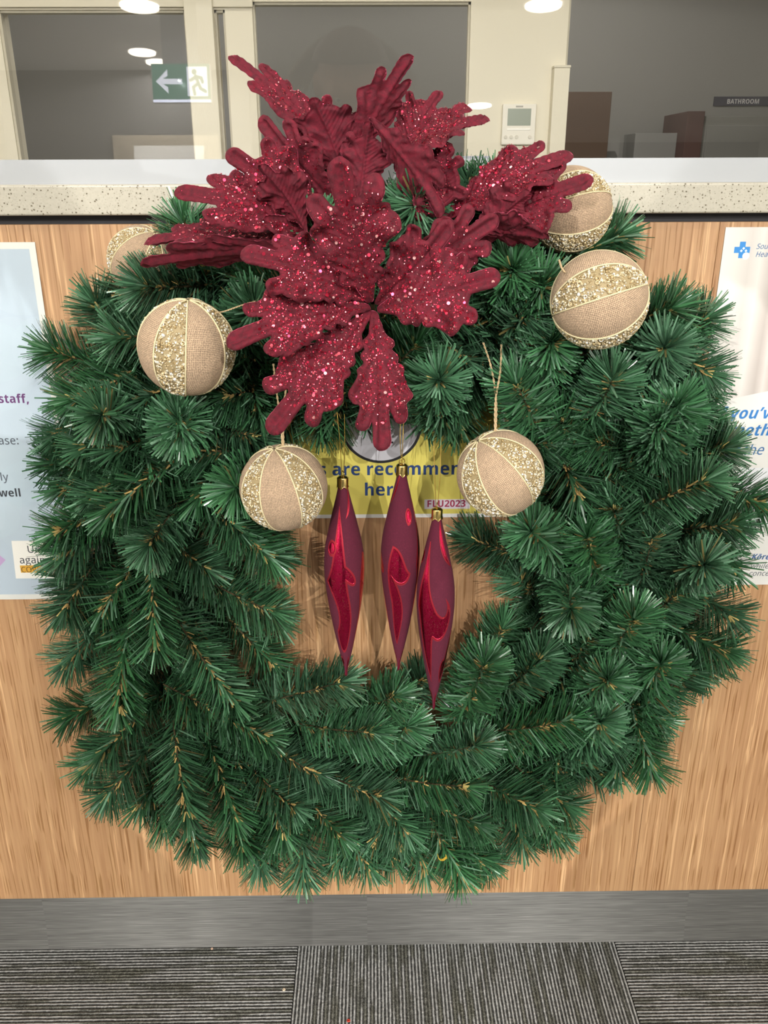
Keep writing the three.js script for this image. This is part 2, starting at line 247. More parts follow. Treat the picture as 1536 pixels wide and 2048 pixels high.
const SPRIGS = [
[-208,965,70,-253,971,95],[-236,936,70,-305,906,105],[-193,916,70,-237,902,95],[-298,929,32,-342,947,50],[-255,883,60,-272,895,130],[-265,871,70,-305,849,95],
[-210,868,70,-267,849,105],[-170,880,60,-189,879,130],[-121,835,70,-177,847,105],[-195,837,95,-273,788,130],[-115,816,60,-135,812,130],[-308,813,32,-351,785,50],
[-291,773,70,-344,752,105],[-203,774,70,-241,743,95],[-282,897,32,-331,893,50],[-308,874,32,-353,849,50],[-91,913,70,-142,909,105],[-187,779,70,-143,749,95],
[-267,951,32,-287,997,50],[-222,763,95,-236,746,130],[-166,763,70,-109,719,105],[-230,728,70,-184,699,95],[-246,703,95,-242,620,130],[-307,740,70,-349,718,95],
[-327,689,70,-353,651,105],[-281,687,70,-310,647,95],[-188,666,70,-109,647,105],[-280,625,95,-295,532,130],[-219,615,95,-158,540,130],[-177,595,32,-118,541,50],
[-334,482,32,-389,464,50],[-237,525,95,-123,487,130],[-283,489,70,-331,449,105],[-292,416,70,-334,380,105],[-242,442,95,-227,373,130],[-202,412,70,-172,342,105],
[-144,380,70,-95,358,105],[-248,346,70,-229,290,95],[-192,337,70,-167,285,95],[-343,591,32,-381,547,50],[-330,424,32,-374,382,50],[-270,365,32,-312,318,50],
[-311,341,32,-280,284,50],[-129,490,70,-29,546,105],[-23,462,70,38,526,105],[-64,472,95,9,491,130],[3,418,70,55,480,105],[32,453,32,77,515,50],
[128,488,95,146,584,130],[168,496,70,208,556,95],[94,427,95,140,469,130],[-49,398,95,17,393,130],[52,386,95,127,407,130],[-127,426,70,-61,409,105],
[-142,374,70,-109,315,105],[-79,340,70,-36,312,105],[11,341,70,55,305,95],[90,327,70,148,317,95],[157,383,95,218,372,130],[99,276,70,132,227,95],
[-154,274,32,-152,205,50],[-90,293,70,-86,233,95],[-10,258,32,40,217,50],[133,256,32,177,206,50],[2,259,32,-44,211,50],[-112,313,32,-130,248,50],
[58,261,32,85,198,50],[202,307,32,224,242,50],[223,682,32,140,712,50],[240,696,60,192,757,130],[293,664,70,262,739,105],[251,670,60,244,659,130],
[343,659,70,341,732,95],[380,674,60,393,714,130],[353,600,70,380,660,95],[404,653,70,447,630,95],[308,571,95,319,644,130],[377,609,70,442,587,105],
[251,530,70,280,597,95],[180,515,70,221,572,95],[147,521,32,179,588,50],[285,484,60,296,562,130],[360,500,60,358,583,130],[376,488,70,405,551,95],
[150,462,95,254,506,130],[284,413,60,292,502,130],[358,466,70,373,413,105],[268,437,70,323,449,95],[269,398,32,321,364,50],[205,394,32,275,362,50],
[220,370,70,269,344,95],[249,333,32,269,268,50],[319,386,32,379,399,50],[322,917,60,319,962,130],[292,974,70,330,997,95],[347,950,32,385,978,50],
[200,921,60,200,969,130],[259,883,95,267,929,130],[197,868,95,167,924,130],[336,820,60,321,880,130],[339,952,70,378,929,95],[150,969,95,173,996,130],
[187,982,60,186,1026,130],[155,1000,60,157,1041,130],[235,1049,32,278,1067,50],[321,902,70,364,887,95],[367,821,70,409,842,95],[416,784,70,461,776,95],
[334,772,95,378,816,130],[378,730,70,429,754,105],[348,809,60,327,871,130],[363,839,60,338,899,130],[76,974,70,114,945,95],[80,875,60,85,930,130],
[124,925,70,92,887,95],[-167,1022,70,-217,1024,105],[-131,959,60,-104,1004,130],[-172,1034,32,-185,1081,50],[-46,1034,60,-38,1075,130],[-216,1028,32,-260,1007,50],
[-223,831,60,-191,890,130],[56,1067,60,59,1104,130],[-46,1042,60,-49,1080,130],[141,1071,32,145,1119,50],[153,1070,32,122,1113,50],[-36,913,32,-45,862,50],
[-3,912,32,-29,867,50],[41,925,32,16,880,50],[125,912,32,114,861,50],[-59,888,32,-94,849,50],[25,918,70,61,960,95],[52,975,70,98,997,95],
[96,964,70,140,986,95],[17,898,32,70,889,50],[-109,935,70,-145,970,95],[-126,938,70,-111,893,95],[139,932,70,100,900,95],[184,938,32,128,952,50],
[161,827,70,208,851,95],[229,835,70,249,790,95],[269,785,70,306,823,95],[250,725,32,220,790,50],[328,824,70,267,850,95],[344,780,70,313,844,95],
[232,937,70,270,965,95],[209,966,70,162,1002,95],[276,899,70,319,915,95],[265,824,70,223,876,95],[-202,933,70,-163,901,95],[-173,869,70,-119,859,95],
[-156,831,70,-183,791,95],[-248,874,70,-236,827,95],[-127,742,32,-105,691,50],[-148,650,32,-111,606,50],[323,703,70,291,771,95],[392,720,32,443,703,50],
[297,584,70,263,659,95],[247,600,32,198,658,50],[207,545,32,232,615,50],[358,834,32,404,856,50],[344,912,32,392,898,50],[-263,816,70,-303,791,95],
[-214,795,70,-260,815,95]
];
SPRIGS.forEach((a, i) => sprig(MM(a.slice(0, 3)), MM(a.slice(3)), 1000 + i * 17));
{
  // the ring's inner layer: shorter sprigs lying close to the counter, fanned outwards and inwards
  const R = rngOf(77), cx = 0.045, cy = 0.675;
  for (let i = 0; i < 108; i++) {
    const a = (i + 0.6 * R()) / 108 * Math.PI * 2, k = i % 3, rr = [0.275, 0.315, 0.36][k] + 0.02 * (R() - 0.5), sy = Math.sin(a) > 0 ? 1.08 : 1.12;
    const p = V(cx + Math.cos(a) * rr, cy + Math.sin(a) * rr * sy, 0.03 + 0.02 * R()), b = a + (i % 2 ? 1 : -1) * (k === 0 ? 1.35 + 0.4 * R() : 0.4 + 0.8 * R());
    if (k === 0 && Math.sin(a) > 0.5) p.y += 0.012;
    sprig(p, p.clone().add(V(Math.cos(b) * 0.08, Math.sin(b) * 0.08, 0.005 + 0.02 * R())), 9000 + i * 13, 0.8);
  }
  const ring = new THREE.TorusGeometry(0.3, 0.004, 8, 90); ring.scale(1, 1.1, 1); ring.translate(cx, cy, 0.03);
  mesh('wire_ring', ring, M_stem, wreath);
}

// ---------------------------------------------------------------- velvet flowers
const velvetColor = dataTexture(512, 512, (u, v) => { const k = 0.6 * noise(u * 40, v * 40, 81) + 0.4 * noise(u * 170, v * 170, 82), w = 0.62 + 0.5 * k; return [0.42 * w, 0.034 * w, 0.13 * w]; });
const M_velvet = phys({ map: velvetColor, roughness: 0.85, sheen: 1, sheenColor: rgb(1, 0.15, 0.28), sheenRoughness: 0.4, side: THREE.DoubleSide });
const M_glitter = phys({ color: 0xffffff, vertexColors: true, metalness: 0.85, roughness: 0.28, side: THREE.DoubleSide });
const smin = (a, b, k) => { const h = clamp(0.5 + 0.5 * (b - a) / k); return lerp(b, a, h) - k * h * (1 - h); };
function cap(px, py, ax, ay, bx, by, ra, rb) { const dx = bx - ax, dy = by - ay, h = clamp(((px - ax) * dx + (py - ay) * dy) / (dx * dx + dy * dy)); return Math.hypot(px - ax - dx * h, py - ay - dy * h) - lerp(ra, rb, h); }
function petal(flower, base, tip, halfW, arch, nrm, glitter, seed) {
  const R = rngOf(seed), L = base.distanceTo(tip), T0 = tip.clone().sub(base).normalize(), N0 = nrm.clone().addScaledVector(T0, -nrm.dot(T0)).normalize(), S0 = V().crossVectors(N0, T0);
  const vs = 1, q = halfW / (0.3 * L), rf = Math.min(1, q);   // half width against length
  const bend = 0.05 * (R() - 0.5), lobes = [];
  // two long fingers a side, a long finger at the tip, and scallops along the wedge between them
  lobes.push([0.6, 0, 0.9 + 0.02 * R(), bend, 0.07 * rf, 0.078 * (0.4 + 0.6 * rf)]);
  for (const sd of [-1, 1]) {
    lobes.push([0.5, sd * 0.05, 0.72 + 0.07 * R(), sd * (0.15 + 0.05 * R()) * q, 0.07 * rf, 0.066 * (0.3 + 0.7 * rf)]);
    lobes.push([0.36, sd * 0.05, 0.52 + 0.07 * R(), sd * (0.2 + 0.05 * R()) * q, 0.07 * rf, 0.066 * (0.3 + 0.7 * rf)]);
    for (let i = 0; i < 5; i++) { const u = 0.2 + 0.1 * i + 0.02 * R(), w = lerp(0.04, 0.22, u / 0.62) * q; lobes.push([u - 0.03, sd * w * 0.6, u + 0.01, sd * w, 0.04 * rf, (0.046 + 0.016 * R()) * rf]); }
  }
  const sdf = (u, v) => { let d = cap(u, v, 0, 0, 0.55, 0, 0.028, 0.19 * q); for (const l of lobes) d = smin(d, cap(u, v, ...l), 0.014); return d; };
  const ruffle = flower === FLOWERS.front ? 0.006 : 0.003, ph = R() * 6, curl = (R() - 0.3) * 0.1;
  const height = (u, v, d) => {
    const in_ = -d, av = Math.abs(v);
    let h = 0.0024 * Math.exp(-(((in_ - 0.022) / 0.012) ** 2)) - 0.0022 * Math.exp(-((v / 0.014) ** 2));
    let m = 1; for (const l of lobes) m = Math.min(m, Math.abs(cap(u, v, l[0], l[1], l[2], l[3], 0, 0)));
    h -= 0.0016 * Math.exp(-((m / 0.012) ** 2));
    h += ruffle * smooth(0.06, 0.26, av) * Math.sin(u * 27 + ph + Math.sign(v) * 0.8) + 0.055 * L * av * smooth(0, 0.12, av) - 0.0004 * Math.sin((u - av * 0.8) * 120);
    return h;
  };
  const place = (u, v, off, d) => {
    const b = 4 * u * (1 - u) * arch - curl * L * u * u * u, h = height(u, v, d) + off;
    return base.clone().addScaledVector(T0, u * L).addScaledVector(S0, v * L * vs + 0.03 * L * Math.sin(u * 3 + ph) * u).addScaledVector(N0, b + h);
  };
  const st = 0.0165, nu = Math.ceil(1.12 / st), nv = Math.ceil(0.92 / st), val = [], pos = [], uvs = [], idx = [], key = new Map();
  for (let j = 0; j <= nv; j++) for (let i = 0; i <= nu; i++) val.push(sdf(-0.05 + i * st, -0.46 + j * st));
  const put = (u, v, sideSign, edge, id) => {
    const k = edge ? 'e' + id : sideSign + ':' + id; if (key.has(k)) return key.get(k);
    const d = edge ? 0 : sdf(u, v), off = edge ? 0 : sideSign * 0.0011 * smooth(0, 0.02, -d), p = place(u, v, off, d);
    pos.push(p.x - flower.position.x, p.y - flower.position.y, p.z - flower.position.z); uvs.push(u * L * 8 + seed * 0.37, v * L * 8); key.set(k, pos.length / 3 - 1); return pos.length / 3 - 1;
  };
  for (let j = 0; j < nv; j++) for (let i = 0; i < nu; i++) {
    const c = [[i, j], [i + 1, j], [i + 1, j + 1], [i, j + 1]], v = c.map(([a, b]) => val[b * (nu + 1) + a]); if (v.every((x) => x > 0)) continue;
    const poly = [];
    for (let e = 0; e < 4; e++) {
      const a = c[e], b = c[(e + 1) % 4], va = v[e], vb = v[(e + 1) % 4];
      if (va <= 0) poly.push([-0.05 + a[0] * st, -0.46 + a[1] * st, false, a[1] * (nu + 1) + a[0]]);
      if ((va <= 0) !== (vb <= 0)) { const t = va / (va - vb), ia = a[1] * (nu + 1) + a[0], ib = b[1] * (nu + 1) + b[0]; poly.push([-0.05 + lerp(a[0], b[0], t) * st, -0.46 + lerp(a[1], b[1], t) * st, true, Math.min(ia, ib) + '_' + Math.max(ia, ib)]); }
    }
    for (const s of [1, -1]) { const q = poly.map((x) => put(x[0], x[1], s, x[2], x[3])); for (let t = 1; t + 1 < q.length; t++) s > 0 ? idx.push(q[0], q[t + 1], q[t]) : idx.push(q[0], q[t], q[t + 1]); }
  }
  const g = new THREE.BufferGeometry(); g.setAttribute('position', new THREE.Float32BufferAttribute(pos, 3)); g.setAttribute('uv', new THREE.Float32BufferAttribute(uvs, 2)); g.setIndex(idx); g.computeVertexNormals();
  const m = mesh('petal', g, M_velvet, flower);
  if (glitter > 0) {
    const P = [], C = [], I = [], cnt = Math.round(glitter * L * halfW * 2 * 1.1e5);
    for (let n = 0, tries = 0; n < cnt && tries < cnt * 6; tries++) {
      const u = 0.04 + R() * 0.98, v = (R() - 0.5) * 0.9, d = sdf(u, v); if (d > -0.012) continue;
      if (R() < 0.8 * smooth(0.62, 0.85, u) + 0.35 * (noise(u * 9 + seed, v * 9, 91))) continue;
      n++;
      const big = R() < 0.07, r = big ? 0.0011 + 0.0006 * R() : 0.00035 + 0.0004 * R(), o = place(u, v, 0.0014, d), e = 0.01;
      const du = place(u + e, v, 0.0014, d).sub(o), dv = place(u, v + e, 0.0014, d).sub(o), nn = V().crossVectors(du, dv).normalize(); if (nn.dot(N0) < 0) nn.negate();
      nn.add(V(R() - 0.5, R() - 0.5, R() - 0.5).multiplyScalar(big ? 0.5 : 1.1)).normalize();
      o.addScaledVector(nn, 0.0004).sub(flower.position);
      const a = V().crossVectors(nn, Math.abs(nn.y) < 0.9 ? V(0, 1, 0) : V(1, 0, 0)).normalize(), b = V().crossVectors(nn, a), sides = big ? 8 : 5, s0 = P.length / 3;
      const k = R(), col = k < 0.62 ? [0.55, 0.03, 0.07] : k < 0.93 ? [0.72, 0.12, 0.16] : [0.9, 0.5, 0.5];
      for (let q = 0; q < sides; q++) { const t = q / sides * Math.PI * 2, w = o.clone().addScaledVector(a, Math.cos(t) * r).addScaledVector(b, Math.sin(t) * r); P.push(w.x, w.y, w.z); C.push(...col); }
      for (let q = 1; q + 1 < sides; q++) I.push(s0, s0 + q, s0 + q + 1);
    }
    const gg = new THREE.BufferGeometry(); gg.setAttribute('position', new THREE.Float32BufferAttribute(P, 3)); gg.setAttribute('color', new THREE.Float32BufferAttribute(C, 3)); gg.setIndex(I); gg.computeVertexNormals();
    stuff(mesh('glitter', gg, M_glitter, m));
  }
}
const FLOWERS = {
  front: thing('velvet_flower', 'burgundy velvet flower facing forward, heaviest with red glitter, lowest of three', 'flower', [0.016, 1.018, 0.19]),
  left: thing('velvet_flower', 'burgundy velvet flower spreading to the left, over the bauble by the blue poster', 'flower', [-0.03, 1.07, 0.12]),
  right: thing('velvet_flower', 'burgundy velvet flower reaching to the upper right, towards the wall thermostat', 'flower', [0.04, 1.1, 0.12]),
};
const PETALS = [   // flower, base, tip, half width, arch, the way its front faces, glitter
['front',[13,1022,205],[-15,1147,262],40,8,[0.1,-0.3,1],1.0],
['front',[11,1022,200],[-99,1068,235],34,10,[-0.1,0.5,0.9],1],
['front',[11,1016,205],[-117,992,250],36,10,[-0.1,0.55,0.8],1.2],
['front',[12,1011,205],[-81,905,250],38,10,[-0.1,0.5,0.8],1.2],
['front',[17,1010,205],[25,888,255],31,8,[0.25,0.5,0.8],0.9],
['front',[22,1014,205],[131,1044,240],41,10,[0.1,0.35,1],1],
['front',[20,1019,200],[86,1094,230],34,8,[0.2,-0.05,1],0.8],
['front',[11,1020,190],[-38,1054,210],24,8,[-0.1,0.3,1],0.9],
['front',[37,1038,185],[131,1097,200],32,8,[0.3,-0.1,1],0.4],
['left',[-35,1061,150],[-204,1058,190],27,6,[-0.1,0.75,-0.55],0],
['left',[-45,1067,140],[-204,1079,160],34,6,[0,1,0.3],0.8],
['left',[-35,1074,140],[-167,1118,170],40,8,[-0.1,0.75,0.65],1],
['left',[-47,1082,160],[-83,1140,185],30,6,[0.35,0.2,-1],0],
['left',[-36,1084,120],[-119,1156,135],40,8,[-0.2,0.45,0.9],1.3],
['left',[-11,1133,90],[-122,1241,90],30,6,[0.5,0.62,0.5],0.5],
['left',[-11,1093,100],[-92,1186,110],32,8,[-0.75,0.45,0.6],0.3],
['left',[-11,1126,100],[-36,1202,115],42,8,[0,0.3,-1],0],
['left',[-11,1133,70],[-55,1206,60],32,6,[0,0.5,0.9],1.4],
['left',[-11,1071,130],[-89,1091,165],30,6,[0.1,0.6,-0.8],0],
['right',[-5,1128,110],[51,1239,120],28,6,[-0.6,0.3,-0.75],0],
['right',[40,1137,80],[87,1207,75],36,8,[-0.35,0.5,0.8],0.7],
['right',[34,1144,100],[125,1181,150],42,6,[0,0.85,0.5],1.2],
['right',[39,1139,110],[105,1108,150],44,8,[0.2,-0.15,1],1.1],
['right',[17,1178,140],[82,1091,165],30,6,[0.6,0.35,-0.75],0],
['right',[83,1087,130],[201,1153,160],40,8,[-0.2,0.8,0.6],1.3],
['right',[121,1078,140],[216,1130,190],38,8,[-0.3,0.65,0.75],0.8],
['right',[101,1076,150],[181,1074,190],32,6,[0,0.75,-0.6],0],
['right',[114,1075,165],[160,1115,190],28,6,[0.4,0.3,-0.8],0],
['right',[4,1107,120],[15,1179,130],30,6,[0.2,0.1,-1],0]
];
PETALS.forEach(([f, b, t, w, a, n, g], i) => petal(FLOWERS[f], MM(b), MM(t), w / 1000, a / 1000, V(...n), g, 300 + i * 7));
for (const f of Object.values(FLOWERS)) mesh('flower_stem', tube([V(0, 0, -0.005), V(0, -0.01, -0.04), V(0, -0.03, -0.09)], 0.0025, 8), M_stem, f);

// ---------------------------------------------------------------- burlap baubles
const weave = (u, v) => { const a = Math.floor(u * 12), b = Math.floor(v * 12), fu = u * 12 - a - 0.5, fv = v * 12 - b - 0.5, over = (a + b) % 2; const wu = 0.42 + 0.1 * (hash(a, 1, 95) - 0.5), wv = 0.42 + 0.1 * (hash(b, 2, 96) - 0.5); const hu = Math.sqrt(Math.max(0, 1 - (fu / wu) ** 2)) * (over ? 1 : 0.7), hv = Math.sqrt(Math.max(0, 1 - (fv / wv) ** 2)) * (over ? 0.7 : 1); return Math.max(hu, hv); };
const burlapColor = dataTexture(256, 256, (u, v) => { const h = weave(u, v), k = lerp(0.42, 1, smooth(0.1, 0.8, h)) * (0.86 + 0.2 * noise(u * 24, v * 24, 97)); return [0.78 * k, 0.665 * k, 0.55 * k]; });
const burlapBump = dataTexture(256, 256, (u, v) => { const h = weave(u, v); return [h, h, h]; }, false);
const M_burlap = phys({ map: burlapColor, bumpMap: burlapBump, bumpScale: 0.0007, roughness: 0.95, sheen: 0.3, sheenColor: rgb(0.6, 0.5, 0.38) });
const M_backing = std({ color: 0x9c8a66, roughness: 0.6 }), M_trim = std({ color: 0xd9cba3, roughness: 0.7 }), M_twine = std({ color: 0xc7ad86, roughness: 0.95 });
const M_bead = phys({ color: 0xffffff, vertexColors: true, metalness: 0.35, roughness: 0.22, clearcoat: 0.6 });
const BALL_R = 0.046;
function gore(l0, l1, r, bulge, seg = 14, rings = 36) {
  const pos = [], uv = [], idx = [];
  for (let j = 0; j <= rings; j++) for (let i = 0; i <= seg; i++) {
    const t = Math.PI * (0.02 + 0.96 * j / rings), s = i / seg, p = lerp(l0, l1, s), rr = r * (1 + bulge * Math.sin(Math.PI * s) * Math.sin(t));
    pos.push(rr * Math.sin(t) * Math.cos(p), rr * Math.cos(t), rr * Math.sin(t) * Math.sin(p)); uv.push((s - 0.5) * (l1 - l0) * r * Math.sin(t) / 0.02, t * r / 0.02);
    if (i < seg && j < rings) { const a = j * (seg + 1) + i; idx.push(a, a + 1, a + seg + 1, a + 1, a + seg + 2, a + seg + 1); }
  }
  const g = new THREE.BufferGeometry(); g.setAttribute('position', new THREE.Float32BufferAttribute(pos, 3)); g.setAttribute('uv', new THREE.Float32BufferAttribute(uv, 2)); g.setIndex(idx); g.computeVertexNormals(); return g;
}
function merge(list) { return mergeGeometries(list.map((g) => { const q = g.index ? g.toNonIndexed() : g; return q; })); }
function tint(g, c) { const n = g.attributes.position.count, a = new Float32Array(n * 3); for (let i = 0; i < n; i++) a.set(c, i * 3); g.setAttribute('color', new THREE.BufferAttribute(a, 3)); g.deleteAttribute('uv'); return g; }
function makeBall() {
  const root = new THREE.Group(), R = rngOf(4242);
  for (let k = 0; k < 8; k++) {
    const wide = k % 2 === 0, l0 = k * Math.PI / 4 - (wide ? 0.05 : -0.05), l1 = (k + 1) * Math.PI / 4 + (wide ? 0.05 : -0.05);
    if (wide) { mesh('burlap_panel', gore(l0, l1, BALL_R, 0.022), M_burlap, root); } else {
      const band = mesh('bead_band', gore(l0 - 0.02, l1 + 0.02, BALL_R * 0.985, 0), M_backing, root), list = [];
      const put = (size, torus) => {
        const t = Math.acos(lerp(-0.97, 0.97, R())), p = lerp(l0 + 0.03, l1 - 0.03, R());
        const g = torus ? new THREE.TorusGeometry(size, size * 0.38, 4, 8) : new THREE.IcosahedronGeometry(size, size > 0.0012 ? 1 : 0);
        const n = V(Math.sin(t) * Math.cos(p), Math.cos(t), Math.sin(t) * Math.sin(p));
        const q = new THREE.Quaternion().setFromUnitVectors(V(0, 0, 1), n.clone().add(V(R() - 0.5, R() - 0.5, R() - 0.5).multiplyScalar(0.7)).normalize());
        g.applyQuaternion(q); g.translate(...n.multiplyScalar(BALL_R * 0.992 + size * 0.35).toArray());
        const c = R(), w = 0.75 + 0.5 * R(); list.push(tint(g.index ? g.toNonIndexed() : g, c < 0.45 ? [0.62 * w, 0.5 * w, 0.3 * w] : c < 0.7 ? [0.75 * w, 0.68 * w, 0.52 * w] : c < 0.85 ? [0.42 * w, 0.3 * w, 0.14 * w] : [0.9, 0.88, 0.82]));
      };
      for (let i = 0; i < 520; i++) put(0.0007 + 0.0006 * R(), false);
      for (let i = 0; i < 45; i++) put(0.0013 + 0.0005 * R(), false);
      for (let i = 0; i < 40; i++) put(0.0013 + 0.0006 * R(), true);
      stuff(mesh('beads', mergeGeometries(list), M_bead, band));
    }
    const pts = []; for (let j = 0; j <= 20; j++) { const t = Math.PI * (0.015 + 0.97 * j / 20); pts.push(V(Math.sin(t) * Math.cos(l1), Math.cos(t), Math.sin(t) * Math.sin(l1)).multiplyScalar(BALL_R * 1.008)); }
    mesh('ribbon_trim', tube(pts, 0.0008, 40, 5), M_trim, root);
  }
  return root;
}
const BALLS = [   // centre, radius, the way its top points, spin
[[-168,972,165],0.0470,[0.12,0.97,0.1],1.0],
[[-232,1046,55],0.0355,[0.5,0.75,0.25],0.1],
[[-81,819,150],0.0461,[-0.15,0.97,0.15],0.4],
[[151,833,150],0.0459,[-0.55,0.8,0.1],0.4],
[[237,1016,165],0.0463,[0.93,0.33,0.15],0.5],
[[214,1097,110],0.0410,[0.93,0.22,-0.1],0.55]
];
const TWINES = [
[[-133,1009,190],[-125,1010,185],[-112,1013,170],[-99,1014,140]],
[[-80,865,150],[-82,891,140],[-87,918,120],[-90,944,110]],
[[-79,865,150],[-79,891,140],[-77,918,120],[-73,938,110]],
[[143,880,150],[143,912,145],[148,941,135],[150,965,120]],
[[144,880,150],[144,911,142],[139,943,130],[131,967,120]],
[[198,1044,180],[197,1047,170],[198,1053,150]]
];
{
  const proto = makeBall();
  const names = ['burlap bauble with bead bands at upper left, beside the front flower’s glittered petals', 'burlap bauble behind the left flower, lying against the oak panel', 'burlap bauble hanging on twine at the left of the yellow sign',
    'burlap bauble hanging on twine at the right of the yellow sign', 'burlap bauble in full view near the curtain poster, its bands slanting up right', 'burlap bauble half behind the right flower’s petals, in front of the stone worktop'];
  const copies = BALLS.map((b, i) => (i ? proto.clone() : proto));
  const ofBall = [[0], [], [1, 2], [3, 4], [5], []];
  BALLS.forEach(([c, r, ax, spin], i) => {
    const o = copies[i]; o.name = numbered('burlap_bauble'); if (i) o.traverse((q) => { if (q !== o) q.name = numbered(q.name.replace(/_\d{3}$/, '')); });
    scene.add(tag(o, names[i], 'bauble', 'burlap baubles on the wreath'));
    o.position.copy(MM(c)); o.scale.setScalar(r / BALL_R); o.quaternion.setFromUnitVectors(V(0, 1, 0), V(...ax).normalize()).multiply(new THREE.Quaternion().setFromAxisAngle(V(0, 1, 0), spin)); o.updateMatrixWorld(true);
    const inv = o.matrixWorld.clone().invert();
    for (const k of ofBall[i]) {
      const curve = new THREE.CatmullRomCurve3(TWINES[k].map(MM)), strands = [];
      for (const s of [0, Math.PI]) { const pts = []; for (let j = 0; j <= 60; j++) { const q = curve.getPoint(j / 60), a = j * 0.9 + s; pts.push(q.add(V(Math.cos(a), 0.3 * Math.sin(a), Math.sin(a)).multiplyScalar(0.0006))); } strands.push(tube(pts, 0.0006, 120, 5)); }
      mesh('twine', mergeGeometries(strands).applyMatrix4(inv), M_twine, o);
    }
  });
}

// ---------------------------------------------------------------- red glass drops
const SWIRL = (g, w, h, mode) => {   // flocked scrolls over mirror red, edged in glitter; the same drawing for colour, roughness / metalness and relief
  const R = rngOf(31);
  const mirror = mode === 'color' ? '#e22a5c' : mode === 'mr' ? 'rgb(0,46,255)' : '#000', flock = mode === 'color' ? '#540f28' : mode === 'mr' ? 'rgb(0,235,0)' : '#fff', edge = mode === 'color' ? '#b93040' : mode === 'mr' ? 'rgb(0,110,190)' : '#bbb';
  g.fillStyle = flock; g.fillRect(0, 0, w, h);
  const sx = w / 512, sy = h / 1024;
  const cuts = [   // where the mirror shows between the flocked scrolls
    [[60, 190], [84, 260, 90, 330, 96, 380], [150, 420, 150, 470, 100, 430], [96, 480, 150, 560, 110, 640], [80, 690, 30, 660, 40, 600], [84, 560, 60, 500, 10, 440], [50, 400, 50, 330, 60, 190]],
    [[190, 60], [170, 150, 150, 190, 120, 210], [150, 160, 160, 100, 190, 60]],
    [[30, 300], [66, 300, 60, 350, 30, 346], [6, 340, 6, 306, 30, 300]],
    [[190, 350], [236, 360, 230, 420, 262, 440], [250, 480, 210, 470, 196, 460], [250, 540, 250, 600, 200, 660], [170, 640, 190, 560, 180, 520], [160, 460, 170, 400, 190, 350]],
    [[330, 190], [350, 300, 350, 370, 390, 430], [430, 470, 450, 430, 440, 400], [480, 450, 430, 540, 380, 510], [360, 490, 370, 570, 350, 650], [300, 570, 320, 480, 300, 420], [306, 340, 330, 290, 330, 190]],
    [[490, 500], [510, 560, 490, 640, 450, 660], [420, 640, 420, 590, 460, 590], [470, 570, 470, 530, 490, 500]],
    [[130, 690], [170, 720, 160, 760, 120, 800], [110, 900, 120, 980, 110, 1024], [70, 1024, 50, 1024, 46, 1024], [70, 940, 50, 860, 84, 800], [130, 770, 120, 720, 130, 690]],
    [[20, 690], [60, 690, 60, 740, 24, 744], [0, 740, 0, 694, 20, 690]],
    [[240, 740], [290, 800, 262, 900, 270, 1024], [220, 1024, 190, 1024, 170, 1024], [210, 940, 190, 860, 240, 740]],
    [[300, 690], [350, 690, 340, 760, 310, 780], [280, 750, 280, 700, 300, 690]],
    [[420, 710], [470, 780, 410, 840, 440, 920], [450, 980, 440, 1024, 430, 1024], [390, 1024, 350, 1024, 330, 1024], [390, 940, 350, 850, 420, 710]],
    [[440, 80], [440, 160, 450, 240, 480, 280], [410, 250, 400, 160, 440, 80]],
    [[270, 230], [300, 236, 290, 280, 262, 280], [246, 262, 250, 232, 270, 230]],
  ];
  const path = (s, dx) => { g.beginPath(); g.moveTo((s[0][0] + dx) * sx, s[0][1] * sy); for (const q of s.slice(1)) g.bezierCurveTo((q[0] + dx) * sx, q[1] * sy, (q[2] + dx) * sx, q[3] * sy, (q[4] + dx) * sx, q[5] * sy); g.closePath(); };
  for (const s of cuts) for (const dx of [-512, 0, 512]) { path(s, dx); g.fillStyle = mirror; g.fill(); g.strokeStyle = edge; g.lineWidth = 8 * sx; g.stroke(); }
  if (mode === 'color') for (let i = 0; i < 9000; i++) { const x = R() * w, y = R() * h, d = g.getImageData(x | 0, y | 0, 1, 1).data; if (d[0] > 205) { g.fillStyle = ['#e8606a', '#8c1222', '#f08a80', '#c01c30'][(R() * 4) | 0]; g.fillRect(x, y, 2.5, 2.5); } else if (d[0] < 140) { g.fillStyle = R() < 0.5 ? '#681a34' : '#450c20'; g.fillRect(x, y, 2, 2); } }
};
const M_drop = phys({ map: canvasTexture(512, 1024, (g, w, h) => SWIRL(g, w, h, 'color')), roughness: 1, metalness: 1, bumpScale: 0.0006, clearcoat: 0 });
{ const mr = canvasTexture(512, 1024, (g, w, h) => SWIRL(g, w, h, 'mr'), false), bp = canvasTexture(512, 1024, (g, w, h) => SWIRL(g, w, h, 'bump'), false); for (const t of [M_drop.map, mr, bp]) t.wrapS = THREE.RepeatWrapping; M_drop.roughnessMap = M_drop.metalnessMap = mr; M_drop.bumpMap = bp; }
const M_gold = std({ color: 0xd9bd78, metalness: 1, roughness: 0.22 }), M_cord = std({ color: 0xa98a3f, metalness: 0.6, roughness: 0.4 });
const SPIRES = [
[[-19,811,110],[-20,558,110],0.0234],
[[47,825,110],[44,566,110],0.0227],
[[86,778,125],[87,520,125],0.0222]
];
const CORDS = [
[[-20,816,110],[-21,854,110],[-24,888,100]],
[[-18,816,110],[-16,854,110],[-16,886,100]],
[[47,830,110],[45,859,110],[46,883,100]],
[[47,830,110],[48,859,110],[49,883,100]],
[[85,782,125],[83,821,120],[82,856,110]],
[[86,782,125],[89,821,120],[90,859,110]]
];
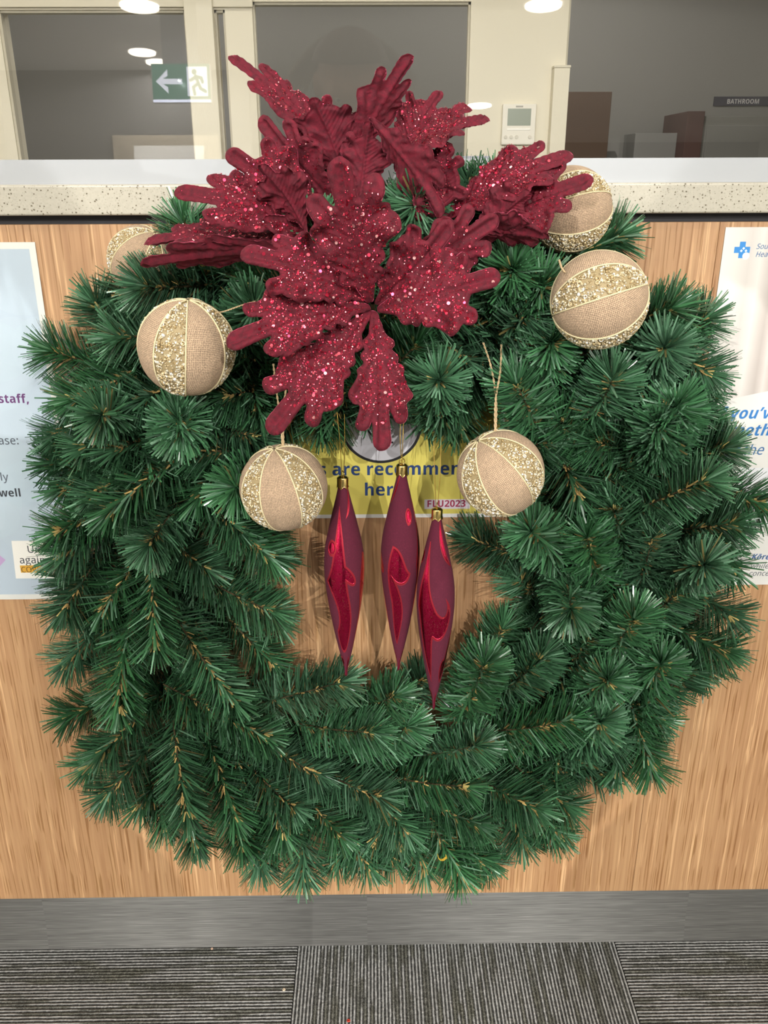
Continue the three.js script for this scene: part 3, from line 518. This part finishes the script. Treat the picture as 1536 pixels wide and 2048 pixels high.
{
  const prof = [[0, 0.0], [0.03, 0.0], [0.075, 0.012], [0.1, 0.05], [0.3, 0.13], [0.62, 0.28], [0.86, 0.42], [1, 0.56], [0.94, 0.68], [0.68, 0.8], [0.42, 0.9], [0.26, 0.965], [0.23, 1]];
  const names = ['slender red glass drop ornament, leftmost of three in the wreath opening', 'slender red glass drop ornament, middle and highest of three in the wreath opening', 'slender red glass drop ornament, rightmost of three, its tip over the lower sprigs'];
  SPIRES.forEach(([top, bot, r], i) => {
    const A = MM(top), B = MM(bot), L = A.distanceTo(B), t = thing('drop_ornament', names[i], 'ornament', A.toArray(), 'red glass drops in the wreath opening');
    t.quaternion.setFromUnitVectors(V(0, 1, 0), A.clone().sub(B).normalize()).multiply(new THREE.Quaternion().setFromAxisAngle(V(0, 1, 0), [-1.1, -2.75, -4.8][i]));
    const pts = new THREE.SplineCurve(prof.map(([x, y]) => new THREE.Vector2(x * r, (y - 1) * L))).getPoints(90).map((p) => new THREE.Vector2(Math.max(0, p.x), p.y));
    const g = new THREE.LatheGeometry(pts, 72); mesh('glass_drop', g, M_drop, t);
    const cr = 0.23 * r + 0.0012, c = []; for (const [x, y] of [[0.0005, 0.006], [cr * 0.7, 0.006], [cr, 0.0045], [cr, -0.004], [cr + 0.0006, -0.006]]) c.push(new THREE.Vector2(x, y));
    const cg = new THREE.LatheGeometry(c, 24); { const p = cg.attributes.position; for (let k = 0; k < p.count; k++) if (p.getY(k) < -0.005) p.setY(k, p.getY(k) + 0.0018 * Math.sin(6 * Math.atan2(p.getZ(k), p.getX(k)))); cg.computeVertexNormals(); }
    const capm = mesh('metal_cap', cg, M_gold, t); mesh('wire_loop', new THREE.TorusGeometry(0.0034, 0.0006, 6, 20).translate(0, 0.009, 0), M_gold, capm);
    t.updateMatrixWorld(true); const inv = t.matrixWorld.clone().invert();
    for (const k of [2 * i, 2 * i + 1]) mesh('gold_cord', tube(CORDS[k].map(MM), 0.00045, 40, 5).applyMatrix4(inv), M_cord, t);
  });
}

// ---------------------------------------------------------------- posters
const paper = (map) => phys({ map, roughness: 0.55, clearcoat: 0.15, clearcoatRoughness: 0.4 });
function poster(name, label, x0, x1, y0, y1, draw, pw, ph, rough) {
  const t = thing(name, label, 'poster', [(x0 + x1) / 2, (y0 + y1) / 2, 0.0004]);
  const g = box(-(x1 - x0) / 2, (x1 - x0) / 2, -(y1 - y0) / 2, (y1 - y0) / 2, 0, 0.0008), p = g.attributes.position, uv = g.attributes.uv;
  for (let i = 0; i < p.count; i++) uv.setXY(i, p.getX(i) / (x1 - x0) + 0.5, p.getY(i) / (y1 - y0) + 0.5);
  mesh('paper_sheet', g, paper(canvasTexture(pw, ph, draw)), t); return t;
}
const TXT = (g, s, x, y, font, color, align = 'left') => { g.font = font; g.fillStyle = color; g.textAlign = align; g.textBaseline = 'alphabetic'; g.fillText(s, x, y); };
poster('wall_poster', 'pale blue poster with a white border at left on the oak panel', -0.684, -0.364, 0.612, 1.061, (g, w, h) => {   // 3 pixels per millimetre
  g.fillStyle = '#dedcd4'; g.fillRect(0, 0, w, h); g.fillStyle = '#b2c0cd'; g.fillRect(22, 22, w - 44, h - 44);
  const R = rngOf(5); for (let i = 0; i < 60; i++) { g.fillStyle = `rgba(${R() < 0.5 ? '205,215,222' : '172,190,208'},0.06)`; g.beginPath(); g.arc(R() * w, R() * h, 60 + 160 * R(), 0, 7); g.fill(); }
  TXT(g, 'r staff,', 859, 555, 'bold 44px sans-serif', '#5b2c62', 'right');
  TXT(g, 'ease:', 798, 711, '43px sans-serif', '#3a3f4c', 'right');
  TXT(g, 'rly', 736, 851, '42px sans-serif', '#3a3f4c', 'right');
  TXT(g, 'nwell', 774, 915, 'bold 42px sans-serif', '#23262e', 'right');
  g.fillStyle = '#ece9e1'; g.beginPath(); g.moveTo(706, 1096); g.lineTo(w - 60, 1096); g.lineTo(w - 60, 1256); g.lineTo(698, 1256); g.fill();
  TXT(g, 'Unite', 759, 1147, '42px sans-serif', '#23262e'); TXT(g, 'against', 723, 1192, '42px sans-serif', '#23262e');
  g.fillStyle = '#dba63a'; g.fillRect(722, 1200, 170, 31); TXT(g, 'COVID-19', 723, 1230, '32px sans-serif', '#6b4a12');
  g.fillStyle = '#b79bc4'; g.beginPath(); const cx = 633, cy = 1176; g.moveTo(cx - 38, cy); g.lineTo(cx, cy - 38); g.lineTo(cx + 38, cy); g.lineTo(cx, cy + 38); g.fill();
}, 960, 1347);
poster('wall_poster', 'white poster with a printed curtain and blue lettering on the oak panel', 0.416, 0.736, 0.624, 1.074, (g, w, h) => {
  g.fillStyle = '#dcdad5'; g.fillRect(0, 0, w, h);
  const bottom = 621, folds = [[0, '#e2dfd8'], [0.05, '#dcd7d0'], [0.1, '#cfc8c2'], [0.14, '#dbd5cf'], [0.19, '#b9afa9'], [0.22, '#d2cac4'], [0.27, '#a99d96'], [0.3, '#cbc2bb'], [0.36, '#9c8f86'], [0.4, '#c9c0b8'], [0.5, '#a0948a'], [0.55, '#cfc7c0'], [0.65, '#b0a59d'], [0.75, '#d8d2cb'], [0.85, '#aba097'], [1, '#d0c9c2']];
  const gr = g.createLinearGradient(0, 0, w, 0); for (const [s, c] of folds) gr.addColorStop(s, c);
  g.fillStyle = gr; g.beginPath(); g.moveTo(0, 0); g.lineTo(w, 0); g.lineTo(w, bottom * 0.72); g.quadraticCurveTo(w * 0.35, bottom * 0.86, 0, bottom); g.fill();
  const X = 66, Y = 74; g.fillStyle = '#2f86cf'; g.fillRect(X - 10, Y - 27, 20, 54); g.fillRect(X - 27, Y - 10, 54, 20);
  g.fillStyle = '#eef2f6'; for (const [a, b] of [[5, -5], [14, 3], [-2, 3]]) { g.beginPath(); g.moveTo(X + a, Y + b - 5); g.lineTo(X + a + 5, Y + b); g.lineTo(X + a, Y + b + 5); g.lineTo(X + a - 5, Y + b); g.fill(); }
  g.beginPath(); g.arc(X + 16, Y + 20, 12, 0, 7); g.fill();
  TXT(g, 'Sou', 113, 71, 'italic 24px sans-serif', '#31598c'); TXT(g, 'Hea', 114, 97, 'italic 24px sans-serif', '#31598c');
  TXT(g, 'If you’ve', 42, 670, 'italic bold 60px sans-serif', '#2a74bb'); TXT(g, 'something', 47, 735, 'italic bold 60px sans-serif', '#2a74bb');
  TXT(g, 'g the', 133, 809, 'italic 54px sans-serif', '#2c5f99');
  g.fillStyle = '#dcdde0'; g.fillRect(168, 861, 400, 235);
  g.fillStyle = '#2d7fd2'; g.beginPath(); g.arc(166, 1189, 30, 0, 7); g.fill();
  TXT(g, 'nal', 207, 1280, 'italic 31px sans-serif', '#4a4f58', 'right'); TXT(g, 'me', 197, 1311, 'italic bold 31px sans-serif', '#2b3f66', 'right');
  TXT(g, 'Kōrer', 274, 1240, 'italic bold 33px sans-serif', '#274f8d'); TXT(g, 'while i', 276, 1279, 'italic 31px sans-serif', '#4a4f58'); TXT(g, 'conce', 275, 1311, 'italic 31px sans-serif', '#4a4f58');
}, 960, 1350);
poster('notice_sign', 'yellow laminated sign with navy lettering on the oak panel, framed by the wreath opening', -0.121, 0.176, 0.7235, 0.9335, (g, w, h) => {   // 4 pixels per millimetre
  g.fillStyle = '#eceae6'; g.fillRect(0, 0, w, h); g.fillStyle = '#d9ca60'; g.fillRect(20, 20, w - 40, h - 40);
  const cx = 584, cy = 346; g.beginPath(); g.arc(cx, cy, 195, 0, 7); g.fillStyle = '#cfccd2'; g.fill(); g.lineWidth = 13; g.strokeStyle = '#16151a'; g.stroke();
  g.lineWidth = 9; g.beginPath(); g.moveTo(cx - 95, cy - 60); g.bezierCurveTo(cx - 80, cy + 50, cx - 20, cy + 95, cx + 60, cy + 95); g.stroke(); g.beginPath(); g.moveTo(cx - 170, cy - 40); g.lineTo(cx + 180, cy - 30); g.stroke();
  TXT(g, 'Masks are recommended', 592, 610, 'bold 92px sans-serif', '#1d3c74', 'center'); TXT(g, 'here', 597, 719, 'bold 92px sans-serif', '#1d3c74', 'center');
  g.fillStyle = '#d8cfd6'; g.fillRect(802, 742, 232, 52); TXT(g, 'FLU2023', 813, 783, 'bold 50px sans-serif', '#9c2748');
}, 1188, 840);


// ---------------------------------------------------------------- things on and behind the counter
const canvasPlate = (w, h, d, map, o = {}) => { const m = [0, 1, 2, 3, 4, 5].map(() => std({ color: o.side || 0xcccccc, roughness: 0.5 })); m[4] = std({ map, roughness: 0.5, ...(o.front || {}) }); return [new THREE.BoxGeometry(w, h, d), m]; };
{
  const t = thing('thermostat', 'white wall controller with a grey screen on the cream office wall', 'thermostat', [0.55, 1.2975, -2.4]);
  mesh('case', box(-0.061, 0.061, -0.068, 0.068, 0, 0.018, 0.004), std({ color: 0xe9e4d6, roughness: 0.45 }), t);
  mesh('screen', box(-0.042, 0.042, -0.004, 0.052, 0.0175, 0.0187), std({ color: 0x8d9585, roughness: 0.25 }), t);
  mesh('button_bar', box(-0.042, 0.042, -0.019, -0.013, 0.0175, 0.0195, 0.0005), std({ color: 0xf6f3ea, roughness: 0.4 }), t);
  for (const x of [-0.046, -0.026, -0.006, 0.042]) mesh('button', new THREE.CylinderGeometry(0.006, 0.0065, 0.003, 20).rotateX(Math.PI / 2).translate(x, -0.042, 0.019), std({ color: 0xd3cdbd, roughness: 0.4 }), t);
  mesh('printed_mark', box(-0.014, 0.012, 0.056, 0.0615, 0.0178, 0.0183), std({ color: 0xa9a59a, roughness: 0.5 }), t);
}
{
  const t = thing('room_sign', 'dark room sign lettered BATHROOM on the far wall', 'sign', [2.9, 1.635, -6.09]);
  const [g, m] = canvasPlate(0.62, 0.062, 0.012, canvasTexture(620, 62, (c, w, h) => { c.fillStyle = '#4a4754'; c.fillRect(0, 0, w, h); c.font = 'bold 44px sans-serif'; c.textBaseline = 'middle'; c.fillStyle = '#e8e6e4'; c.fillText('BATHROOM', 96, h / 2 + 2); }), { side: 0x34323f });
  mesh('plate', g, m, t);
}
{
  const d = thing('wooden_door', 'brown timber door standing in the dim room behind the right pane', 'door', [1.5, 0, -5.6]);
  mesh('door_leaf', box(-0.17, 0.19, 0.01, 1.66, -0.02, 0.02, 0.003), std({ color: 0x5f4a3a, roughness: 0.6 }), d);
  mesh('door_handle', box(-0.12, -0.03, 1.0, 1.02, 0.02, 0.06, 0.004), M.aluminium, d);
  const f = thing('picture_frame', 'small dark framed picture beside the brown door, behind the right pane', 'picture', [1.52, 1.42, -6.095]);
  mesh('frame', box(-0.09, 0.16, -0.36, 0.19, -0.004, 0.016, 0.003), M.frame, f); mesh('picture', box(-0.06, 0.1, -0.33, 0.15, 0.016, 0.019), std({ color: 0x3b3a3c, roughness: 0.3 }), f);
  const c = thing('storage_cupboard', 'grey cupboard with a brown edge panel under the room sign', 'cupboard', [2.6, 0, -5.6]);
  mesh('cupboard_body', box(-0.28, 0.62, 0, 1.5, -0.4, 0.1, 0.004), std({ color: 0x8b8982, roughness: 0.7 }), c);
  mesh('side_panel', box(-0.7, -0.4, 0, 1.4, -0.35, -0.05, 0.004), std({ color: 0x8f8d88, roughness: 0.7 }), c);
  mesh('edge_panel', box(-0.4, -0.28, 0, 1.53, -0.4, 0.12, 0.004), std({ color: 0x5d433c, roughness: 0.55 }), c);
  mesh('cupboard_door', box(-0.25, 0.55, 0.05, 1.44, 0.1, 0.115, 0.003), std({ color: 0x85837d, roughness: 0.7 }), c);
}
{
  const t = thing('exit_sign', 'green hanging exit sign with a white arrow, mirrored in the left pane', 'exit sign', [-1.04, 2.19, 4.0]);
  const map = canvasTexture(480, 256, (c, w, h) => {
    c.fillStyle = '#0f6a58'; c.fillRect(0, 0, w, h); c.fillStyle = '#eef2ff'; c.fillRect(20, 20, 170, 216);
    c.fillStyle = '#0f6a58'; c.beginPath(); c.arc(128, 58, 20, 0, 7); c.fill(); c.lineWidth = 24; c.strokeStyle = '#0f6a58'; c.lineCap = 'round';
    for (const l of [[118, 88, 96, 140], [96, 140, 140, 170, 130, 220], [96, 140, 80, 180, 40, 200], [116, 96, 160, 118], [112, 92, 70, 104, 62, 132]]) { c.beginPath(); c.moveTo(l[0], l[1]); for (let i = 2; i < l.length; i += 2) c.lineTo(l[i], l[i + 1]); c.stroke(); }
    c.fillStyle = '#eef2ff'; c.beginPath(); c.moveTo(450, 128); c.lineTo(350, 40); c.lineTo(350, 88); c.lineTo(390, 108); c.lineTo(230, 108); c.lineTo(230, 148); c.lineTo(390, 148); c.lineTo(350, 168); c.lineTo(350, 216); c.closePath(); c.fill();
  });
  const face = std({ color: 0x111111, emissive: 0xffffff, emissiveMap: map, emissiveIntensity: 5, roughness: 0.4 });
  mesh('sign_case', box(-0.165, 0.165, -0.1, 0.1, 0.003, 0.03, 0.003), M.whiteTrim, t);
  const p = mesh('lit_sign_face', new THREE.BoxGeometry(0.32, 0.18, 0.004), face, t); p.rotation.y = Math.PI; p.position.set(0, 0.008, 0);
  mesh('light_strip', box(-0.16, 0.16, -0.098, -0.086, -0.004, 0.0028), std({ color: 0xffffff, emissive: 0xdfe4ff, emissiveIntensity: 6 }), t);
  mesh('hanger', box(-0.1, 0.1, 0.1, 0.41, 0.01, 0.02), M.aluminium, t);
  const l = new THREE.PointLight(0xcfe8e0, 0.06, 0, 2); l.position.set(0, 0, -0.05); l.castShadow = true; l.shadow.radius = 0.2; t.add(l);
}
{
  const b = thing('notice_board', 'cork notice board with pinned papers, mirrored in the left pane', 'notice board', [-1.45, 1.75, 5.394]);
  mesh('board', box(-0.38, 0.38, -0.5, 0.42, -0.02, 0, 0.003), std({ color: 0x8d8272, roughness: 0.9 }), b);
  for (const [x, y, w, h, c] of [[0.02, 0.2, 0.5, 0.3, 0xe6e2da], [-0.18, -0.2, 0.2, 0.28, 0xdfe3ea], [0.15, -0.2, 0.22, 0.3, 0xd8a9a4]]) mesh('pinned_paper', box(x - w / 2, x + w / 2, y - h / 2, y + h / 2, -0.023, -0.02), std({ color: c, roughness: 0.8 }), b);
}
{
  const c = thing('card_holder', 'small grey card stand on the stone worktop behind the flower petals', 'card stand', [0.138, 1.1216, -0.045]);
  mesh('stand', box(-0.02, 0.0135, 0, 0.0285, -0.006, 0.006, 0.001), std({ color: 0x84858c, roughness: 0.5 }), c);
  mesh('white_label', box(-0.019, -0.009, 0.004, 0.012, 0.006, 0.0068), std({ color: 0xe9e9e6, roughness: 0.6 }), c);
}
for (const [x, z, r, col, label] of [[-0.1240, 0.0837, 0.0022, 0xf2dcc0, 'tiny pale bead fallen on the carpet by the tile seam'], [-0.2439, 0.0088, 0.0018, 0xf0c9b0, 'tiny pale bead fallen on the carpet against the kick plate'], [-0.0266, 0.1357, 0.0024, 0xc8402e, 'tiny red sequin fallen on the middle carpet tile']]) {
  const t = mesh('fallen_bead', new THREE.TorusGeometry(r * 0.75, r * 0.4, 6, 14).rotateX(Math.PI / 2 - 0.2).translate(x, r * 0.4, z), std({ color: col, roughness: 0.3, metalness: 0.2 })); tag(t, label, 'bead');
}
{
  const o = V(...[0.0953, 0.3024, 0.1350]), pts = [[0, 0, 0], [0.002, -0.006, 0.002], [0.007, -0.009, 0.001], [0.012, -0.006, -0.001], [0.011, -0.002, 0.001]].map((p) => V(...p)), c = new THREE.CatmullRomCurve3(pts), sh = new THREE.Shape([[-0.0003, -0.0016], [0.0003, -0.0016], [0.0003, 0.0016], [-0.0003, 0.0016]].map((p) => new THREE.Vector2(...p)));
  const t = mesh('tape_scrap', new THREE.ExtrudeGeometry(sh, { steps: 24, extrudePath: c, bevelEnabled: false }), std({ color: 0xc9a53a, roughness: 0.6 })); t.position.copy(o);
  tag(t, 'curled scrap of yellow tape caught in the lowest pine sprigs', 'scrap');
}


// the photographer, whom the glass mirrors
{
  const t = thing('person', 'person with brown hair in dark clothes holding up a phone, mirrored faintly in the glass', 'person', [-0.04, 0, 1.45]);
  const dist = (p, b) => { const [a, c, ra, rb] = b, dx = c[0] - a[0], dy = c[1] - a[1], dz = c[2] - a[2], l = dx * dx + dy * dy + dz * dz || 1, h = clamp(((p[0] - a[0]) * dx + (p[1] - a[1]) * dy + (p[2] - a[2]) * dz) / l); return Math.hypot(p[0] - a[0] - dx * h, p[1] - a[1] - dy * h, p[2] - a[2] - dz * h) - lerp(ra, rb, h); };
  function surface(bones, centre, half, res, k, grow = 0, keep = null) {
    const mc = new MarchingCubes(res, new THREE.MeshStandardMaterial(), false, false, 120000); mc.isolation = 0;
    for (let z = 0, o = 0; z < res; z++) for (let y = 0; y < res; y++) for (let x = 0; x < res; x++, o++) {
      const p = [x, y, z].map((v, i) => centre[i] + (v - res / 2) / (res / 2) * half[i]); let d = 9;
      for (const b of bones) d = smin(d, dist(p, b), k);
      d -= grow; if (keep) d = Math.max(d, keep(p)); mc.field[o] = -d;
    }
    mc.update();
    const g = new THREE.BufferGeometry(), n = mc.count, P = mc.positionArray.slice(0, n * 3);
    for (let i = 0; i < n; i++) for (let q = 0; q < 3; q++) P[3 * i + q] = P[3 * i + q] * half[q] + centre[q];
    g.setAttribute('position', new THREE.BufferAttribute(P, 3));
    const w = mergeVertices(g, 1e-5); w.computeVertexNormals(); return w;
  }
  const nod = new THREE.Matrix4().makeTranslation(0, 1.5, -0.02).multiply(new THREE.Matrix4().makeRotationX(-0.62)).multiply(new THREE.Matrix4().makeTranslation(0, -1.5, 0.02));   // the head bent over the phone
  const px = 0.056, arms = [], legs = [], hands = [], feet = [];
  const torso = [[[-0.07, 0.94, 0], [0.07, 0.94, 0], 0.125, 0.125], [[0, 0.98, 0], [0, 1.2, 0.01], 0.125, 0.115], [[-0.08, 1.29, 0], [0.08, 1.29, 0], 0.115, 0.115], [[-0.15, 1.39, 0], [0.15, 1.39, 0], 0.055, 0.055]];
  const neck = [[[0, 1.38, 0], [0, 1.5, -0.02], 0.06, 0.052]];
  const head = [[[0, 1.635, -0.035], [0, 1.62, -0.02], 0.088, 0.09], [[0, 1.6, -0.075], [0, 1.535, -0.09], 0.07, 0.038], [[0, 1.605, -0.14], [0, 1.572, -0.157], 0.01, 0.014], [[-0.03, 1.615, -0.125], [0.03, 1.615, -0.125], 0.02, 0.02], [[-0.018, 1.545, -0.133], [0.018, 1.545, -0.133], 0.009, 0.009], [[-0.088, 1.61, -0.03], [-0.09, 1.58, -0.035], 0.016, 0.012], [[0.088, 1.61, -0.03], [0.09, 1.58, -0.035], 0.016, 0.012]];
  for (const s of [-1, 1]) {
    legs.push([[s * 0.085, 0.9, 0], [s * 0.095, 0.5, -0.02], 0.092, 0.06], [[s * 0.095, 0.5, -0.02], [s * 0.1, 0.1, 0.02], 0.06, 0.042]);
    feet.push([[s * 0.1, 0.07, 0.02], [s * 0.12, 0.04, -0.15], 0.045, 0.036], [[s * 0.1, 0.045, 0.04], [s * 0.1, 0.045, 0], 0.042, 0.042]);
    arms.push([[s * 0.185, 1.38, 0], [s * 0.24, 1.12, -0.02], 0.052, 0.043], [[s * 0.24, 1.12, -0.02], [px + s * 0.1, 1.035, -0.33], 0.043, 0.03]);
    const h = [[[px + s * 0.1, 1.035, -0.33], [px + s * 0.068, 1.06, -0.385], 0.028, 0.024], [[px + s * 0.066, 1.045, -0.385], [px + s * 0.056, 1.095, -0.4], 0.018, 0.016]];
    [[1.036, 0.026], [1.058, 0.032], [1.079, 0.03], [1.098, 0.022]].forEach(([y, len]) => { h.push([[px + s * 0.062, y, -0.392], [px + s * 0.053, y + 0.003, -0.428], 0.0095, 0.0088], [[px + s * 0.053, y + 0.003, -0.428], [px + s * (0.05 - len), y + 0.005, -0.434], 0.0086, 0.0072]); });
    h.push([[px + s * 0.075, 1.07, -0.37], [px + s * 0.048, 1.1, -0.385], 0.012, 0.0105], [[px + s * 0.048, 1.1, -0.385], [px + s * 0.022, 1.112, -0.398], 0.01, 0.008]);
    hands.push(h);
  }
  const skin = phys({ color: 0xc99a80, roughness: 0.55 });
  const all = [...torso, ...neck, ...arms, ...legs, ...feet];
  const parts = [surface(all, [0, 0.78, -0.14], [0.42, 0.8, 0.42], 110, 0.035, 0, (p) => Math.max(p[1] - 1.5, (1.02 - Math.hypot(p[0] - px, (p[1] - 1.05) * 0.4, p[2] + 0.36) - 0.93) > 0.02 ? 0.03 : -1)), surface([...head, ...neck], [0, 1.56, -0.05], [0.17, 0.19, 0.17], 76, 0.022, 0, (p) => 1.42 - p[1]).applyMatrix4(nod), ...hands.map((h, i) => surface(h, [px + (i ? 1 : -1) * 0.06, 1.07, -0.38], [0.075, 0.075, 0.075], 56, 0.008))];
  mesh('body', mergeGeometries(parts), skin, t);
  mesh('jumper', surface([...torso, ...arms, ...neck], [0, 1.2, -0.14], [0.42, 0.36, 0.42], 84, 0.04, 0.014, (p) => Math.max(0.9 - p[1], p[1] - 1.45, p[2] < -0.3 ? 1 : -1)), std({ color: 0x2d3040, roughness: 0.9 }), t);
  mesh('trousers', surface([...legs, torso[0]], [0, 0.52, 0], [0.3, 0.54, 0.3], 84, 0.03, 0.014, (p) => Math.max(0.06 - p[1], p[1] - 0.98)), std({ color: 0x23242a, roughness: 0.9 }), t);
  for (const i of [0, 2]) mesh('shoe', surface(feet.slice(i, i + 2), [feet[i][0][0], 0.06, -0.06], [0.16, 0.16, 0.2], 50, 0.02, 0.006, (p) => Math.max(0.003 - p[1], p[1] - 0.11)), std({ color: 0x1a1a1c, roughness: 0.6 }), t);
  for (const s of [-1, 1]) { const e = mesh('eye', new THREE.SphereGeometry(0.012, 16, 12).translate(s * 0.031, 1.606, -0.136).applyMatrix4(nod), std({ color: 0xf0ece6, roughness: 0.2 }), t); mesh('iris', new THREE.SphereGeometry(0.006, 12, 8).translate(s * 0.031, 1.604, -0.1435).applyMatrix4(nod), std({ color: 0x3a2a1c, roughness: 0.2 }), e); }
  mesh('mouth', new THREE.SphereGeometry(0.012, 16, 10).scale(1.7, 0.45, 0.5).translate(0, 1.546, -0.141).applyMatrix4(nod), std({ color: 0xa8625a, roughness: 0.5 }), t);
  // hair: a cap of fine locks from the crown
  const R = rngOf(606), H = strips();
  for (let i = 0; i < 3600; i++) {
    const a = R() * Math.PI * 2, th = 1.35 * Math.sqrt(R()), n = V(Math.sin(th) * Math.cos(a), Math.cos(th), Math.sin(th) * Math.sin(a)); if (n.z < -0.62 && n.y < 0.62) continue;
    const p = V(0, 1.632, -0.03).addScaledVector(n, 0.1), d = V(Math.cos(a), -0.5, Math.sin(a)).addScaledVector(n, -0.1).add(V(R() - 0.5, R() - 0.5, R() - 0.5).multiplyScalar(0.5)).normalize(), br = 0.6 + 0.8 * R();
    H.add(p, d, V().crossVectors(d, n).normalize(), 0.07 + 0.06 * R(), 0.003, 0.5, V(0, -1, 0), [0.5 * br, 0.4 * br, 0.3 * br], 4);
  }
  mesh('scalp_hair', new THREE.SphereGeometry(0.108, 28, 18, 0, Math.PI * 2, 0, 1.35).rotateX(0.3)  .translate(0, 1.632, -0.028).applyMatrix4(nod), std({ color: 0x5d4632, roughness: 0.8, side: THREE.DoubleSide }), t);
  stuff(mesh('hair', H.geo().applyMatrix4(nod), M_scale, t));
  const ph = thing('phone', 'black phone held up in both hands by the person facing the counter', 'phone', [0.0155, 1.087, 1.0405]); ph.rotation.x = -0.3737;
  mesh('phone_body', new RoundedBoxGeometry(0.076, 0.16, 0.008, 3, 0.0035), std({ color: 0x121214, roughness: 0.3 }), ph);
  mesh('phone_screen', new THREE.BoxGeometry(0.07, 0.152, 0.0006).translate(0, 0, 0.0042), std({ color: 0x050506, roughness: 0.1 }), ph);
}


renderer.render(scene, camera);
